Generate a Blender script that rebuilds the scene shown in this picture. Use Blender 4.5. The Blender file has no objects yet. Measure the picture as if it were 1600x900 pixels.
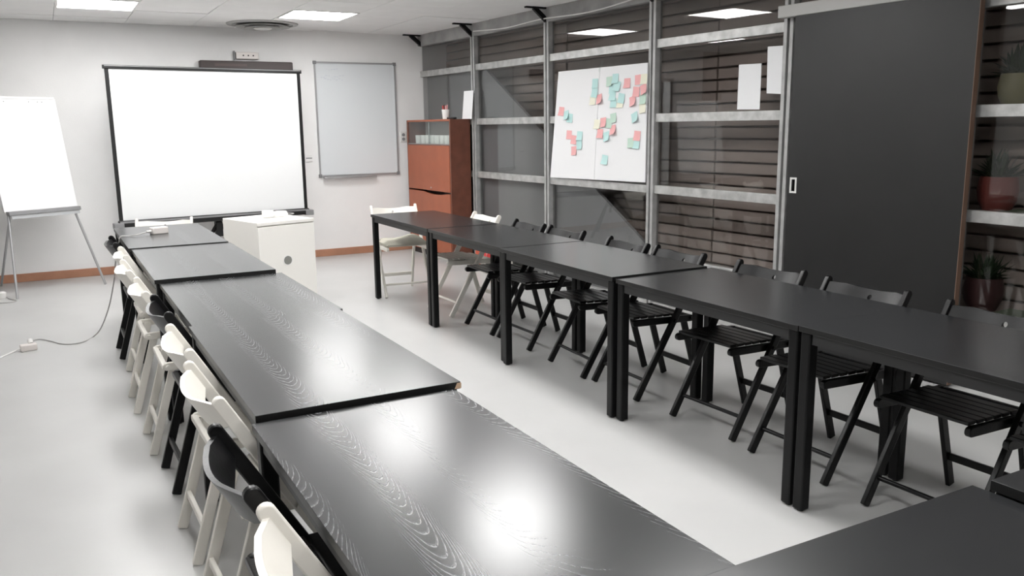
import bpy, bmesh, math, random
from mathutils import Vector, Matrix
random.seed(7)
S = bpy.context.scene
COL = S.collection
PI = math.pi

# ------------------------------------------------------------------ camera
F_PX, YAW, PITCH, ROLL, CAM_H = 1321.0, 0.4970, 0.1900, -0.0125, 1.475
_fw = Vector((math.sin(YAW) * math.cos(PITCH), math.cos(YAW) * math.cos(PITCH), -math.sin(PITCH)))
_rt0 = Vector((math.cos(YAW), -math.sin(YAW), 0))
_up0 = _rt0.cross(_fw)
_rt = _rt0 * math.cos(ROLL) + _up0 * math.sin(ROLL)
_up = -_rt0 * math.sin(ROLL) + _up0 * math.cos(ROLL)
CAM = Vector((0, 0, CAM_H))
cd = bpy.data.cameras.new('camera')
cd.sensor_width = 36.0
cd.lens = F_PX / 1600 * 36
cd.clip_start = 0.02
cam = bpy.data.objects.new('camera', cd)
COL.objects.link(cam)
cam.matrix_world = Matrix(((_rt.x, _up.x, -_fw.x, CAM.x), (_rt.y, _up.y, -_fw.y, CAM.y), (_rt.z, _up.z, -_fw.z, CAM.z), (0, 0, 0, 1)))
S.camera = cam

# ------------------------------------------------------------------ world, exposure
w = bpy.data.worlds.new('world')
S.world = w
w.use_nodes = True
w.node_tree.nodes['Background'].inputs[0].default_value = (0.8, 0.85, 0.9, 1)
w.node_tree.nodes['Background'].inputs[1].default_value = 0.0
S.view_settings.view_transform = 'Standard'
S.view_settings.look = 'None'
S.view_settings.gamma = 1.0
S.view_settings.use_curve_mapping = False
S.view_settings.exposure = 1.26
LAMP_STRENGTH = 11.5


# pixel -> point helpers (a pixel is a direction; the surface touched gives the distance)
def ray(u):
    return _rt * ((u[0] - 800) / F_PX) - _up * ((u[1] - 450) / F_PX) + _fw


def at_axis(u, axis, val):
    d = ray(u)
    return CAM + d * ((val - CAM[axis]) / d[axis])


def on_z(u, z): return at_axis(u, 2, z)
def on_y(u, y): return at_axis(u, 1, y)


# partition wall frame: s runs along the wall from the far corner, o points out of the room
W_O = Vector((4.0, 9.7, 0))
W_S = Vector((0.0559, -1, 0)).normalized()
W_N = Vector((-W_S.y, W_S.x, 0))
W_M = Matrix(((W_S.x, W_N.x, 0, W_O.x), (W_S.y, W_N.y, 0, W_O.y), (0, 0, 1, 0), (0, 0, 0, 1)))


def on_wall(u, off=0.0):
    d = ray(u)
    p = CAM + d * ((off + (W_O - CAM).dot(W_N)) / d.dot(W_N)) - W_O
    return p.dot(W_S), p.z


def on_s(u, s):
    d = ray(u)
    p = CAM + d * ((s + (W_O - CAM).dot(W_S)) / d.dot(W_S)) - W_O
    return p.dot(W_N), p.z


# ------------------------------------------------------------------ materials
MATS = {}


def mat(name, col, rough=0.5, metal=0.0, spec=0.5, noise=0.0, nscale=8.0, bump=0.0, bscale=60.0, emit=None, coat=0.0):
    if name in MATS:
        return MATS[name]
    m = bpy.data.materials.new(name)
    m.use_nodes = True
    nt = m.node_tree
    b = nt.nodes['Principled BSDF']
    b.inputs['Base Color'].default_value = (*col, 1)
    b.inputs['Roughness'].default_value = rough
    b.inputs['Metallic'].default_value = metal
    b.inputs['Specular IOR Level'].default_value = spec
    b.inputs['Coat Weight'].default_value = coat
    if emit:
        b.inputs['Emission Color'].default_value = (*emit[0], 1)
        b.inputs['Emission Strength'].default_value = emit[1]
    tc = nt.nodes.new('ShaderNodeTexCoord')
    if noise:
        n = nt.nodes.new('ShaderNodeTexNoise')
        n.inputs['Scale'].default_value = nscale
        n.inputs['Detail'].default_value = 6
        nt.links.new(tc.outputs['Object'], n.inputs['Vector'])
        r = nt.nodes.new('ShaderNodeMapRange')
        r.inputs['From Min'].default_value = 0.25
        r.inputs['From Max'].default_value = 0.75
        r.inputs['To Min'].default_value = 1 - noise
        r.inputs['To Max'].default_value = 1 + noise
        nt.links.new(n.outputs['Fac'], r.inputs['Value'])
        mx = nt.nodes.new('ShaderNodeVectorMath')
        mx.operation = 'SCALE'
        mx.inputs[0].default_value = col
        nt.links.new(r.outputs['Result'], mx.inputs['Scale'])
        nt.links.new(mx.outputs['Vector'], b.inputs['Base Color'])
    if bump:
        n2 = nt.nodes.new('ShaderNodeTexNoise')
        n2.inputs['Scale'].default_value = bscale
        n2.inputs['Detail'].default_value = 4
        nt.links.new(tc.outputs['Object'], n2.inputs['Vector'])
        bp = nt.nodes.new('ShaderNodeBump')
        bp.inputs['Strength'].default_value = bump
        bp.inputs['Distance'].default_value = 0.01
        nt.links.new(n2.outputs['Fac'], bp.inputs['Height'])
        nt.links.new(bp.outputs['Normal'], b.inputs['Normal'])
    MATS[name] = m
    return m


def ash_mat(name='black_ash', amount=1.0):
    """black-stained ash: dark ground with paler open grain in long arches; length along local Y"""
    m = bpy.data.materials.new(name)
    m.use_nodes = True
    nt = m.node_tree
    N = nt.nodes
    Lk = nt.links.new
    b = N['Principled BSDF']
    tc = N.new('ShaderNodeTexCoord')
    oi = N.new('ShaderNodeObjectInfo')
    sc = N.new('ShaderNodeVectorMath'); sc.operation = 'MULTIPLY'
    sc.inputs[1].default_value = (1.0, 0.16, 1.0)
    Lk(tc.outputs['Object'], sc.inputs[0])
    off = N.new('ShaderNodeVectorMath'); off.operation = 'SCALE'
    off.inputs[0].default_value = (3.1, 7.7, 0.0)
    Lk(oi.outputs['Random'], off.inputs['Scale'])
    add = N.new('ShaderNodeVectorMath'); add.operation = 'ADD'
    Lk(sc.outputs[0], add.inputs[0]); Lk(off.outputs[0], add.inputs[1])
    # cathedral arches: nested parabolas in a few lengthwise leaves, wandering with noise
    def math_(op, a=None, b=None, c=None):
        n = N.new('ShaderNodeMath'); n.operation = op
        for i, v in enumerate((a, b, c)):
            if v is None: continue
            if isinstance(v, (int, float)): n.inputs[i].default_value = v
            else: Lk(v, n.inputs[i])
        return n.outputs[0]
    sep = N.new('ShaderNodeSeparateXYZ'); Lk(tc.outputs['Object'], sep.inputs[0])
    n1 = N.new('ShaderNodeTexNoise'); n1.inputs['Scale'].default_value = 5.0; n1.inputs['Detail'].default_value = 2
    Lk(add.outputs[0], n1.inputs['Vector'])
    n1b = N.new('ShaderNodeTexNoise'); n1b.inputs['Scale'].default_value = 16.0; n1b.inputs['Detail'].default_value = 2
    Lk(add.outputs[0], n1b.inputs['Vector'])
    wob = math_('MULTIPLY_ADD', n1.outputs['Fac'], 0.16, sep.outputs['X'])
    leaf = math_('MULTIPLY_ADD', wob, 1 / 0.20, math_('MULTIPLY', oi.outputs['Random'], 3.7))
    uu = math_('MULTIPLY', math_('SUBTRACT', math_('FRACT', leaf), 0.5), 0.20)
    yy = math_('MULTIPLY_ADD', n1b.outputs['Fac'], 0.10, sep.outputs['Y'])
    val = math_('SUBTRACT', yy, math_('MULTIPLY', math_('MULTIPLY', uu, uu), 85.0))
    fr = N.new('ShaderNodeMath'); fr.operation = 'FRACT'
    Lk(math_('MULTIPLY', val, 1 / 0.042), fr.inputs[0])
    ramp = N.new('ShaderNodeValToRGB')
    e = ramp.color_ramp.elements
    e[0].position = 0.0; e[0].color = (1, 1, 1, 1)
    e[1].position = 0.34; e[1].color = (0, 0, 0, 1)
    x = e.new(0.96); x.color = (0, 0, 0, 1)
    x = e.new(1.0); x.color = (1, 1, 1, 1)
    Lk(fr.outputs[0], ramp.inputs['Fac'])
    um = N.new('ShaderNodeMapRange'); um.inputs['From Min'].default_value = 0.028; um.inputs['From Max'].default_value = 0.062
    um.inputs['To Min'].default_value = 1.0; um.inputs['To Max'].default_value = 0.12
    Lk(math_('ABSOLUTE', uu), um.inputs['Value'])
    # fine pores
    sc2 = N.new('ShaderNodeVectorMath'); sc2.operation = 'MULTIPLY'
    sc2.inputs[1].default_value = (260, 7, 1)
    Lk(tc.outputs['Object'], sc2.inputs[0])
    n2 = N.new('ShaderNodeTexNoise'); n2.inputs['Scale'].default_value = 1.0; n2.inputs['Detail'].default_value = 3
    Lk(sc2.outputs[0], n2.inputs['Vector'])
    # patches where grain shows more
    n3 = N.new('ShaderNodeTexNoise'); n3.inputs['Scale'].default_value = 3.0; n3.inputs['Detail'].default_value = 1
    Lk(add.outputs[0], n3.inputs['Vector'])
    mr = N.new('ShaderNodeMapRange')
    mr.inputs['From Min'].default_value = 0.32; mr.inputs['From Max'].default_value = 0.54
    Lk(n3.outputs['Fac'], mr.inputs['Value'])
    g0 = N.new('ShaderNodeMath'); g0.operation = 'MULTIPLY'
    Lk(ramp.outputs['Color'], g0.inputs[0]); Lk(n2.outputs['Fac'], g0.inputs[1])
    g = N.new('ShaderNodeMath'); g.operation = 'MULTIPLY'
    Lk(math_('MULTIPLY', g0.outputs[0], um.outputs['Result']), g.inputs[0]); Lk(mr.outputs['Result'], g.inputs[1])
    g2 = N.new('ShaderNodeMath'); g2.operation = 'MULTIPLY_ADD'; g2.inputs[1].default_value = 0.06
    Lk(n2.outputs['Fac'], g2.inputs[0]); Lk(math_('MULTIPLY', g.outputs[0], amount), g2.inputs[2])
    cr = N.new('ShaderNodeMix'); cr.data_type = 'RGBA'
    cr.inputs[6].default_value = (0.006, 0.0065, 0.0075, 1)
    cr.inputs[7].default_value = (0.25, 0.255, 0.266, 1)
    Lk(g2.outputs[0], cr.inputs[0])
    Lk(cr.outputs[2], b.inputs['Base Color'])
    rr = N.new('ShaderNodeMapRange')
    rr.inputs['To Min'].default_value = 0.235; rr.inputs['To Max'].default_value = 0.34
    b.inputs['Specular IOR Level'].default_value = 0.9
    Lk(g2.outputs[0], rr.inputs['Value'])
    Lk(rr.outputs['Result'], b.inputs['Roughness'])
    bp = N.new('ShaderNodeBump'); bp.invert = True
    bp.inputs['Strength'].default_value = 0.05; bp.inputs['Distance'].default_value = 0.002
    Lk(g2.outputs[0], bp.inputs['Height'])
    Lk(bp.outputs['Normal'], b.inputs['Normal'])
    return m


def glass_mat(name, tint=(1, 1, 1), ior=1.5, rough=0.0):
    m = bpy.data.materials.new(name)
    m.use_nodes = True
    nt = m.node_tree
    nt.nodes.remove(nt.nodes['Principled BSDF'])
    out = nt.nodes['Material Output']
    t = nt.nodes.new('ShaderNodeBsdfTransparent'); t.inputs[0].default_value = (*tint, 1)
    g = nt.nodes.new('ShaderNodeBsdfGlossy'); g.inputs['Roughness'].default_value = rough
    f = nt.nodes.new('ShaderNodeFresnel'); f.inputs['IOR'].default_value = ior
    ge = nt.nodes.new('ShaderNodeNewGeometry')
    mi = nt.nodes.new('ShaderNodeMapRange')     # rays leaving the pane see the same air-to-glass ratio
    mi.inputs['To Min'].default_value = ior; mi.inputs['To Max'].default_value = 1 / ior
    nt.links.new(ge.outputs['Backfacing'], mi.inputs['Value']); nt.links.new(mi.outputs['Result'], f.inputs['IOR'])
    x = nt.nodes.new('ShaderNodeMixShader')
    nt.links.new(f.outputs[0], x.inputs[0]); nt.links.new(t.outputs[0], x.inputs[1]); nt.links.new(g.outputs[0], x.inputs[2])
    nt.links.new(x.outputs[0], out.inputs['Surface'])
    return m


M_ASH = ash_mat()
M_ASH2 = ash_mat('black_ash_faint', 0.06)
M_GLASS = glass_mat('window_glass', (0.80, 0.80, 0.80))
M_CLEAR = glass_mat('clear_glass', (0.93, 0.95, 0.94))
M_BLKMET = mat('black_metal', (0.005, 0.005, 0.0053), 0.40, spec=0.22, noise=0.15, nscale=20)
M_EDGE = mat('black_edge_band', (0.006, 0.006, 0.006), 0.35)
M_GREYAPRON = mat('black_apron', (0.014, 0.014, 0.0145), 0.45)
M_BLKWOOD = mat('black_wood', (0.004, 0.004, 0.0044), 0.33, spec=0.35, noise=0.25, nscale=14, bump=0.05, bscale=90)
M_WHTWOOD = mat('white_wood', (0.80, 0.77, 0.71), 0.42, noise=0.04, nscale=9, bump=0.04, bscale=70)
M_FLOOR = mat('floor_lino', (0.505, 0.503, 0.497), 0.32, noise=0.045, nscale=2.2, bump=0.02, bscale=25)
M_WALL = mat('wall_paint', (0.86, 0.855, 0.85), 0.85, noise=0.025, nscale=3.5, bump=0.10, bscale=120)
M_CEIL = mat('ceiling_tile', (0.88, 0.875, 0.87), 0.9, noise=0.03, nscale=4, bump=0.15, bscale=160)
M_PLENUM = mat('ceiling_slab', (0.34, 0.335, 0.33), 0.9)
M_SKIRT = mat('brown_skirting', (0.42, 0.205, 0.125), 0.6, noise=0.12, nscale=6)
M_GALV = mat('galvanised_steel', (0.50, 0.50, 0.49), 0.42, metal=0.55, noise=0.28, nscale=13, bump=0.04, bscale=40)
M_GALVD = mat('galvanised_post', (0.42, 0.42, 0.415), 0.5, metal=0.35, noise=0.22, nscale=10)
M_CONC = mat('concrete_beam', (0.34, 0.335, 0.33), 0.9, noise=0.25, nscale=5, bump=0.2, bscale=30)
M_SLAT = mat('brown_shutter', (0.42, 0.345, 0.305), 0.7, noise=0.10, nscale=4)
M_STAIR = mat('grey_panel', (0.34, 0.345, 0.35), 0.65, noise=0.06, nscale=3)
M_DOOR = mat('black_door', (0.012, 0.012, 0.012), 0.42, noise=0.12, nscale=6, bump=0.03, bscale=20)
M_DOOREDGE = mat('brown_door_edge', (0.16, 0.095, 0.065), 0.6)
M_TRACK = mat('track_aluminium', (0.46, 0.455, 0.44), 0.5, metal=0.2)
M_PAPER = mat('white_paper', (0.84, 0.845, 0.855), 0.75)
M_POSTER = mat('poster_paper', (0.82, 0.82, 0.83), 0.55)
M_SCREEN = mat('screen_fabric', (0.79, 0.80, 0.805), 0.8)
M_WBOARD = mat('whiteboard', (0.72, 0.75, 0.77), 0.35)
M_ALU = mat('aluminium', (0.45, 0.45, 0.46), 0.4, metal=0.6)
M_GREYPL = mat('grey_plastic', (0.23, 0.23, 0.235), 0.5)
M_BLKPL = mat('black_plastic', (0.007, 0.007, 0.0075), 0.4)
M_BROWNBOX = mat('brown_housing', (0.065, 0.05, 0.048), 0.5)
M_WHTPL = mat('white_plastic', (0.80, 0.79, 0.77), 0.4)
M_PINKPL = mat('pinkish_white_plastic', (0.76, 0.71, 0.68), 0.45)
M_WCAB = mat('white_laminate', (0.82, 0.80, 0.76), 0.45)
M_DOT = mat('grey_lock', (0.22, 0.22, 0.205), 0.5)
M_RUST = mat('rust_laminate', (0.34, 0.095, 0.043), 0.42, noise=0.10, nscale=5)
M_RUSTD = mat('teak_side', (0.16, 0.055, 0.033), 0.45, noise=0.22, nscale=9)
M_MUG = mat('mug_ceramic', (0.85, 0.85, 0.83), 0.2)
M_PINK = mat('note_pink', (0.83, 0.43, 0.43), 0.7)
M_TEAL = mat('note_teal', (0.50, 0.73, 0.715), 0.7)
M_GREEN = mat('note_green', (0.52, 0.68, 0.58), 0.7)
M_YELL = mat('note_cream', (0.82, 0.80, 0.66), 0.7)
M_RED = mat('red_print', (0.65, 0.06, 0.06), 0.5)
M_ORANGE = mat('orange_red_card', (0.55, 0.10, 0.05), 0.6)
M_CUSH = mat('beige_cloth', (0.46, 0.44, 0.37), 0.9, noise=0.12, nscale=12, bump=0.2, bscale=50)
M_LEAF = mat('dark_leaf', (0.035, 0.06, 0.03), 0.5)
M_POTR = mat('red_pot', (0.22, 0.055, 0.045), 0.45)
M_POTY = mat('olive_pot', (0.25, 0.23, 0.11), 0.5)
M_POTM = mat('maroon_pot', (0.07, 0.03, 0.03), 0.45)
M_SOIL = mat('soil', (0.03, 0.02, 0.015), 0.9)
M_SHELF = mat('green_grey_ledge', (0.16, 0.20, 0.14), 0.7)
M_CHIP = mat('raw_chipboard', (0.52, 0.36, 0.24), 0.8)
M_CABLE = mat('grey_cable', (0.42, 0.41, 0.40), 0.5)
M_VENT = mat('vent_metal', (0.42, 0.42, 0.41), 0.5)
M_LED = mat('led_panel', (0.9, 0.9, 0.9), 0.5, emit=((1.0, 0.995, 0.985), LAMP_STRENGTH))
M_SCRIB = mat('faint_marker', (0.60, 0.63, 0.69), 0.5)


# ------------------------------------------------------------------ mesh helpers
def BM(): return bmesh.new()


def box(bm, x0, x1, y0, y1, z0, z1, M=None):
    vs = [bm.verts.new(Vector(c) if M is None else M @ Vector(c)) for c in
          ((x0, y0, z0), (x1, y0, z0), (x1, y1, z0), (x0, y1, z0), (x0, y0, z1), (x1, y0, z1), (x1, y1, z1), (x0, y1, z1))]
    for f in ((0, 3, 2, 1), (4, 5, 6, 7), (0, 1, 5, 4), (1, 2, 6, 5), (2, 3, 7, 6), (3, 0, 4, 7)):
        bm.faces.new([vs[i] for i in f])
    return bm


def frame_of(d, hint=Vector((0, 0, 1))):
    d = d.normalized()
    if abs(d.dot(hint)) > 0.98:
        hint = Vector((1, 0, 0))
    a = hint.cross(d).normalized()
    return d, a, d.cross(a)


def cyl(bm, p0, p1, r, n=12, r1=None):
    p0, p1 = Vector(p0), Vector(p1)
    r1 = r if r1 is None else r1
    d, a, b = frame_of(p1 - p0)
    A = [bm.verts.new(p0 + (a * math.cos(2 * PI * i / n) + b * math.sin(2 * PI * i / n)) * r) for i in range(n)]
    B = [bm.verts.new(p1 + (a * math.cos(2 * PI * i / n) + b * math.sin(2 * PI * i / n)) * r1) for i in range(n)]
    for i in range(n):
        bm.faces.new((A[i], A[(i + 1) % n], B[(i + 1) % n], B[i]))
    bm.faces.new(A[::-1]); bm.faces.new(B)
    return bm


def tube(bm, pts, r, n=8):
    pts = [Vector(p) for p in pts]
    rings = []
    for i, p in enumerate(pts):
        t = pts[min(i + 1, len(pts) - 1)] - pts[max(i - 1, 0)]
        d, a, b = frame_of(t)
        rings.append([bm.verts.new(p + (a * math.cos(2 * PI * k / n) + b * math.sin(2 * PI * k / n)) * r) for k in range(n)])
    for A, B in zip(rings, rings[1:]):
        for k in range(n):
            bm.faces.new((A[k], A[(k + 1) % n], B[(k + 1) % n], B[k]))
    bm.faces.new(rings[0][::-1]); bm.faces.new(rings[-1])
    return bm


def smooth_path(pts, k=6):
    pts = [Vector(p) for p in pts]
    out = []
    P = [pts[0]] + pts + [pts[-1]]
    for i in range(1, len(P) - 2):
        a, b, c, d = P[i - 1], P[i], P[i + 1], P[i + 2]
        for j in range(k):
            t = j / k
            out.append(0.5 * ((2 * b) + (c - a) * t + (2 * a - 5 * b + 4 * c - d) * t * t + (3 * b - a - 3 * c + d) * t ** 3))
    out.append(pts[-1])
    return out


def prism(bm, pts, depth_vec):
    """extrude a 3-D polygon along a vector"""
    dv = Vector(depth_vec)
    A = [bm.verts.new(Vector(p)) for p in pts]
    B = [bm.verts.new(Vector(p) + dv) for p in pts]
    n = len(A)
    bm.faces.new(A[::-1]); bm.faces.new(B)
    for i in range(n):
        bm.faces.new((A[i], A[(i + 1) % n], B[(i + 1) % n], B[i]))
    return bm


def capsule_bar(bm, p0, p1, wdir, width, tdir, thick, round0=True, round1=True, n=6):
    """bar from p0 to p1 with rounded ends, width along wdir, thickness along tdir"""
    p0, p1 = Vector(p0), Vector(p1)
    d = (p1 - p0).normalized()
    tdir = Vector(tdir).normalized()
    wv = tdir.cross(d).normalized()
    r = width / 2
    pts = []
    if round1:
        c = p1 - d * r
        pts += [c + wv * r * math.cos(PI * i / n) + d * r * math.sin(PI * i / n) for i in range(n + 1)]
    else:
        pts += [p1 + wv * r, p1 - wv * r]
    if round0:
        c = p0 + d * r
        pts += [c - wv * r * math.cos(PI * i / n) - d * r * math.sin(PI * i / n) for i in range(n + 1)]
    else:
        pts += [p0 - wv * r, p0 + wv * r]
    return prism(bm, [p - tdir * thick / 2 for p in pts], tdir * thick)


def lathe(bm, prof, n=24, M=None, close=False):
    rings = []
    for r, z in prof:
        if r < 1e-6:
            v = Vector((0, 0, z)); rings.append([bm.verts.new(M @ v if M else v)])
        else:
            ring = []
            for k in range(n):
                v = Vector((r * math.cos(2 * PI * k / n), r * math.sin(2 * PI * k / n), z))
                ring.append(bm.verts.new(M @ v if M else v))
            rings.append(ring)
    pairs = list(zip(rings, rings[1:]))
    if close:
        pairs.append((rings[-1], rings[0]))
    for A, B in pairs:
        if len(A) == 1 and len(B) == 1:
            continue
        for k in range(n):
            if len(A) == 1:
                bm.faces.new((A[0], B[(k + 1) % n], B[k]))
            elif len(B) == 1:
                bm.faces.new((A[k], A[(k + 1) % n], B[0]))
            else:
                bm.faces.new((A[k], A[(k + 1) % n], B[(k + 1) % n], B[k]))
    return bm


def finish(bm, name, material, smooth=True, ang=38):
    bmesh.ops.recalc_face_normals(bm, faces=bm.faces)
    lim = math.radians(ang)
    for f in bm.faces:
        f.smooth = smooth
    for e in bm.edges:
        if len(e.link_faces) == 2:
            e.smooth = e.calc_face_angle(0) < lim
        else:
            e.smooth = False
    me = bpy.data.meshes.new(name)
    bm.to_mesh(me)
    bm.free()
    me.materials.append(material)
    return me


def obj(name, bm, material, parent=None, bevel=0.0, seg=2):
    me = bm if isinstance(bm, bpy.types.Mesh) else finish(bm, name, material)
    o = bpy.data.objects.new(name, me)
    COL.objects.link(o)
    if parent is not None:
        o.parent = parent
    if bevel:
        b = o.modifiers.new('bevel', 'BEVEL')
        b.width = bevel; b.segments = seg; b.limit_method = 'ANGLE'; b.angle_limit = math.radians(40)
    return o


def tag(o, label, cat, group=None):
    o['label'] = label; o['category'] = cat
    if group: o['group'] = group
    return o


def empty(name, loc=(0, 0, 0), rz=0.0):
    o = bpy.data.objects.new(name, None)
    COL.objects.link(o)
    o.empty_display_size = 0.1
    o.location = loc; o.rotation_euler = (0, 0, rz)
    return o


def struct(o):
    o['kind'] = 'structure'
    return o


def copy_tree(o, parent=None):
    c = o.copy()
    COL.objects.link(c)
    c.parent = parent
    for ch in list(o.children):
        copy_tree(ch, c)
    return c


# ------------------------------------------------------------------ room shell
ZC = 2.53
XL, YF, YB = -2.7, -2.6, 9.64
struct(obj('floor', box(BM(), XL - .1, 5.6, YF - .1, YB + .1, -0.05, 0.0), M_FLOOR))
struct(obj('wall_back', box(BM(), XL - .1, 5.6, YB, YB + .12, 0, ZC + .12), M_WALL))
struct(obj('wall_left', box(BM(), XL - .12, XL, YF, YB, 0, ZC + .12), M_WALL))
struct(obj('wall_front', box(BM(), XL - .1, 5.6, YF - .12, YF, 0, ZC + .12), M_WALL))
struct(obj('baseboard_back', box(BM(), XL, 3.99, YB - .014, YB + .002, 0, .082), M_SKIRT, bevel=.003))
struct(obj('baseboard_left', box(BM(), XL - .002, XL + .014, YF, YB - .014, 0, .082), M_SKIRT, bevel=.003))

struct(obj('trim_4', box(BM(), XL, -.78, YB - .02, YB + .001, 0, ZC), mat('brown_cladding', (.10, .075, .065), .6)))
xw_ = obj('whiteboard', box(BM(), -2.66, -1.18, YB - .045, YB - .018, .62, 1.92), mat('white_board_face', (.82, .82, .83), .4), bevel=.004)
tag(xw_, 'white board on the brown cladding, seen as a reflection in the glass', 'whiteboard')

# ceiling: hidden slab, tile grid, each tile its own piece
PITCH_T = 0.635
LX = [0.51, 2.415]
LY = [8.28, 6.375, 4.47, 2.565, 0.66]
ceil = struct(obj('ceiling', box(BM(), XL - .1, 5.6, YF - .1, YB + .1, ZC + .045, ZC + .12), M_PLENUM))
x_first = LX[0] - PITCH_T * 6
y_first = LY[0] + PITCH_T * 3
gx = [x_first - PITCH_T / 2 + PITCH_T * i for i in range(0, 15)]
gy = [y_first - PITCH_T * 1.5 - PITCH_T * j for j in range(-1, 19)]
lampcells = {(round(x, 2), round(y, 2)) for x in LX for y in LY}
wx = lambda y: W_O.x + (W_O.y - y) * 0.0559


def tile_mesh(wd, dp):
    return finish(box(BM(), -wd / 2, wd / 2, -dp / 2, dp / 2, 0, .018), 'ceiling_tile', M_CEIL, smooth=False)


TILES = {}
nt_ = 0
for i in range(14):
    for j in range(20):
        cx, cy = x_first + PITCH_T * i, y_first - PITCH_T - PITCH_T * (j - 1)
        if (round(cx, 2), round(cy, 2)) in lampcells:
            continue
        a0, a1 = max(cx - PITCH_T / 2, XL), min(cx + PITCH_T / 2, wx(cy) + .03)
        b0, b1 = max(cy - PITCH_T / 2, YF), min(cy + PITCH_T / 2, YB)
        if a1 - a0 < .05 or b1 - b0 < .05:
            continue
        g = .0025
        key = (round(a1 - a0, 3), round(b1 - b0, 3))
        if key not in TILES:
            TILES[key] = tile_mesh(a1 - a0 - 2 * g, b1 - b0 - 2 * g)
        t = obj('ceiling_tile', TILES[key], M_CEIL, ceil)
        dz = random.uniform(0, .003)
        t.location = ((a0 + a1) / 2, (b0 + b1) / 2, ZC + dz)
        # a few tiles sit crooked, as above the vent and beside the lamp
        if abs(cx - (LX[1] + PITCH_T)) < .1 and cy > 8.7:
            t.rotation_euler = (0.0, 0.012, 0.006); t.location.z += .006
        elif random.random() < .12:
            t.rotation_euler = (random.uniform(-.006, .006), random.uniform(-.006, .006), 0); t.location.z += .003

# LED ceiling panels
for a, x in enumerate(LX):
    for b, y in enumerate(LY):
        L = empty('ceiling_light' if b == 0 else 'ceiling_light_offscreen', (x, y, ZC - .006))
        col_word = ['above the row with mixed white chairs', 'above the row along the glass partition'][a]
        if b == 0 and a == 0:
            lab = 'glowing white square ceiling panel above the projection screen left edge'
        elif b == 0 and a == 1:
            lab = 'glowing white square ceiling panel beside the round air vent'
        else:
            lab = 'white square ceiling light panel ' + col_word
        tag(L, lab, 'ceiling light', 'square led ceiling panels')
        h = PITCH_T / 2 - .004
        fr = BM()
        for (p, q, r, s_) in ((-h, h, -h, -h + .018), (-h, h, h - .018, h), (-h, -h + .018, -h + .018, h - .018), (h - .018, h, -h + .018, h - .018)):
            box(fr, p, q, r, s_, 0, .03)
        obj('frame', fr, M_WHTPL, L)
        obj('diffuser', box(BM(), -h + .016, h - .016, -h + .016, h - .016, .004, .02), M_LED, L)

# ------------------------------------------------------------------ glazed partition on the right
wall = struct(empty('wall_right'))
wall.matrix_world = W_M
GL = 0.045      # glass plane, outward of the post faces
S_END = 11.9
POSTS = [-0.02, 1.325, 2.720, 4.196, 5.526, 6.740, 8.24, 9.6, 10.95]
PWID = 0.078
for i, s in enumerate(POSTS):
    b = BM()
    box(b, s, s + .029, -.0, .07, 0, 2.46)
    box(b, s + .049, s + PWID, -.0, .07, 0, 2.46)
    p = obj('post', b, M_GALVD, wall, bevel=.003)
    obj('post_groove', box(BM(), s + .025, s + .053, .055, .069, 0, 2.455), M_GALVD, p)
    if s > .1:
        for zb in (2.085, 1.515, .955, .39):
            obj('bolt', cyl(BM(), (s + PWID - .002, .03, zb - .02), (s + PWID + .006, .03, zb - .02), .008, 8), M_GALV, p)
RAILS = [2.118, 1.553, 0.990, 0.425]
for i in range(len(POSTS) - 1):
    s0, s1 = POSTS[i] + PWID, POSTS[i + 1]
    if i == 4:
        pass
    for zt in RAILS:
        obj('rail', box(BM(), s0, s1, .016, .066, zt - .066, zt), M_GALV, wall, bevel=.003)
    obj('sill', box(BM(), s0, s1, .004, .066, 0, .035), M_GALV, wall, bevel=.003)
    edges = [.035, .425 - .066, .425, .990 - .066, .990, 1.553 - .066, 1.553, 2.118 - .066, 2.118, 2.42]
    for k in range(0, 10, 2):
        obj('glass_pane', box(BM(), s0 - .002, s1 + .002, GL, GL + .006, edges[k] - .004, edges[k + 1] + .004), M_GLASS, wall)
# concrete edge beam above the glass
struct(obj('trim_1', box(BM(), -.25, S_END, -.005, .14, 2.405, ZC + .05), M_CONC)).matrix_world = W_M
# dark angle brackets bolting the posts to the ceiling
for i in range(0, 4):
    s = POSTS[i] + PWID / 2 + (.11 if i == 0 else 0)
    bk = empty('ceiling_bracket')
    bk.matrix_world = W_M @ Matrix.Translation((s, 0, 0))
    tag(bk, ['dark angle bracket on the ceiling above the corner post', 'dark angle bracket on the ceiling above the post beside the brown cabinet',
             'dark angle bracket on the ceiling above the post by the poster', 'dark angle bracket on the ceiling above the post between poster and sheet notices'][i], 'bracket', 'ceiling brackets')
    obj('ceiling_plate', box(BM(), -.018, .018, -.22, .0, ZC - .014, ZC + .002), M_BLKMET, bk)
    obj('strut', capsule_bar(BM(), (0, -.13, ZC - .005), (0, .01, ZC - .115), None, .04, (1, 0, 0), .03, False, False), M_BLKMET, bk)
# thin cable drooping along the beam
cb = smooth_path([W_M @ Vector((1.42, -.012, 2.45)), W_M @ Vector((2.1, -.03, 2.415)), W_M @ Vector((2.72, -.03, 2.43)), W_M @ Vector((3.5, -.03, 2.41)), W_M @ Vector((4.2, -.012, 2.46))])
tag(obj('wire', tube(BM(), cb, .006, 6), M_WHTPL), 'thin pale wire drooping along the beam over the glass', 'wire')

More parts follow.
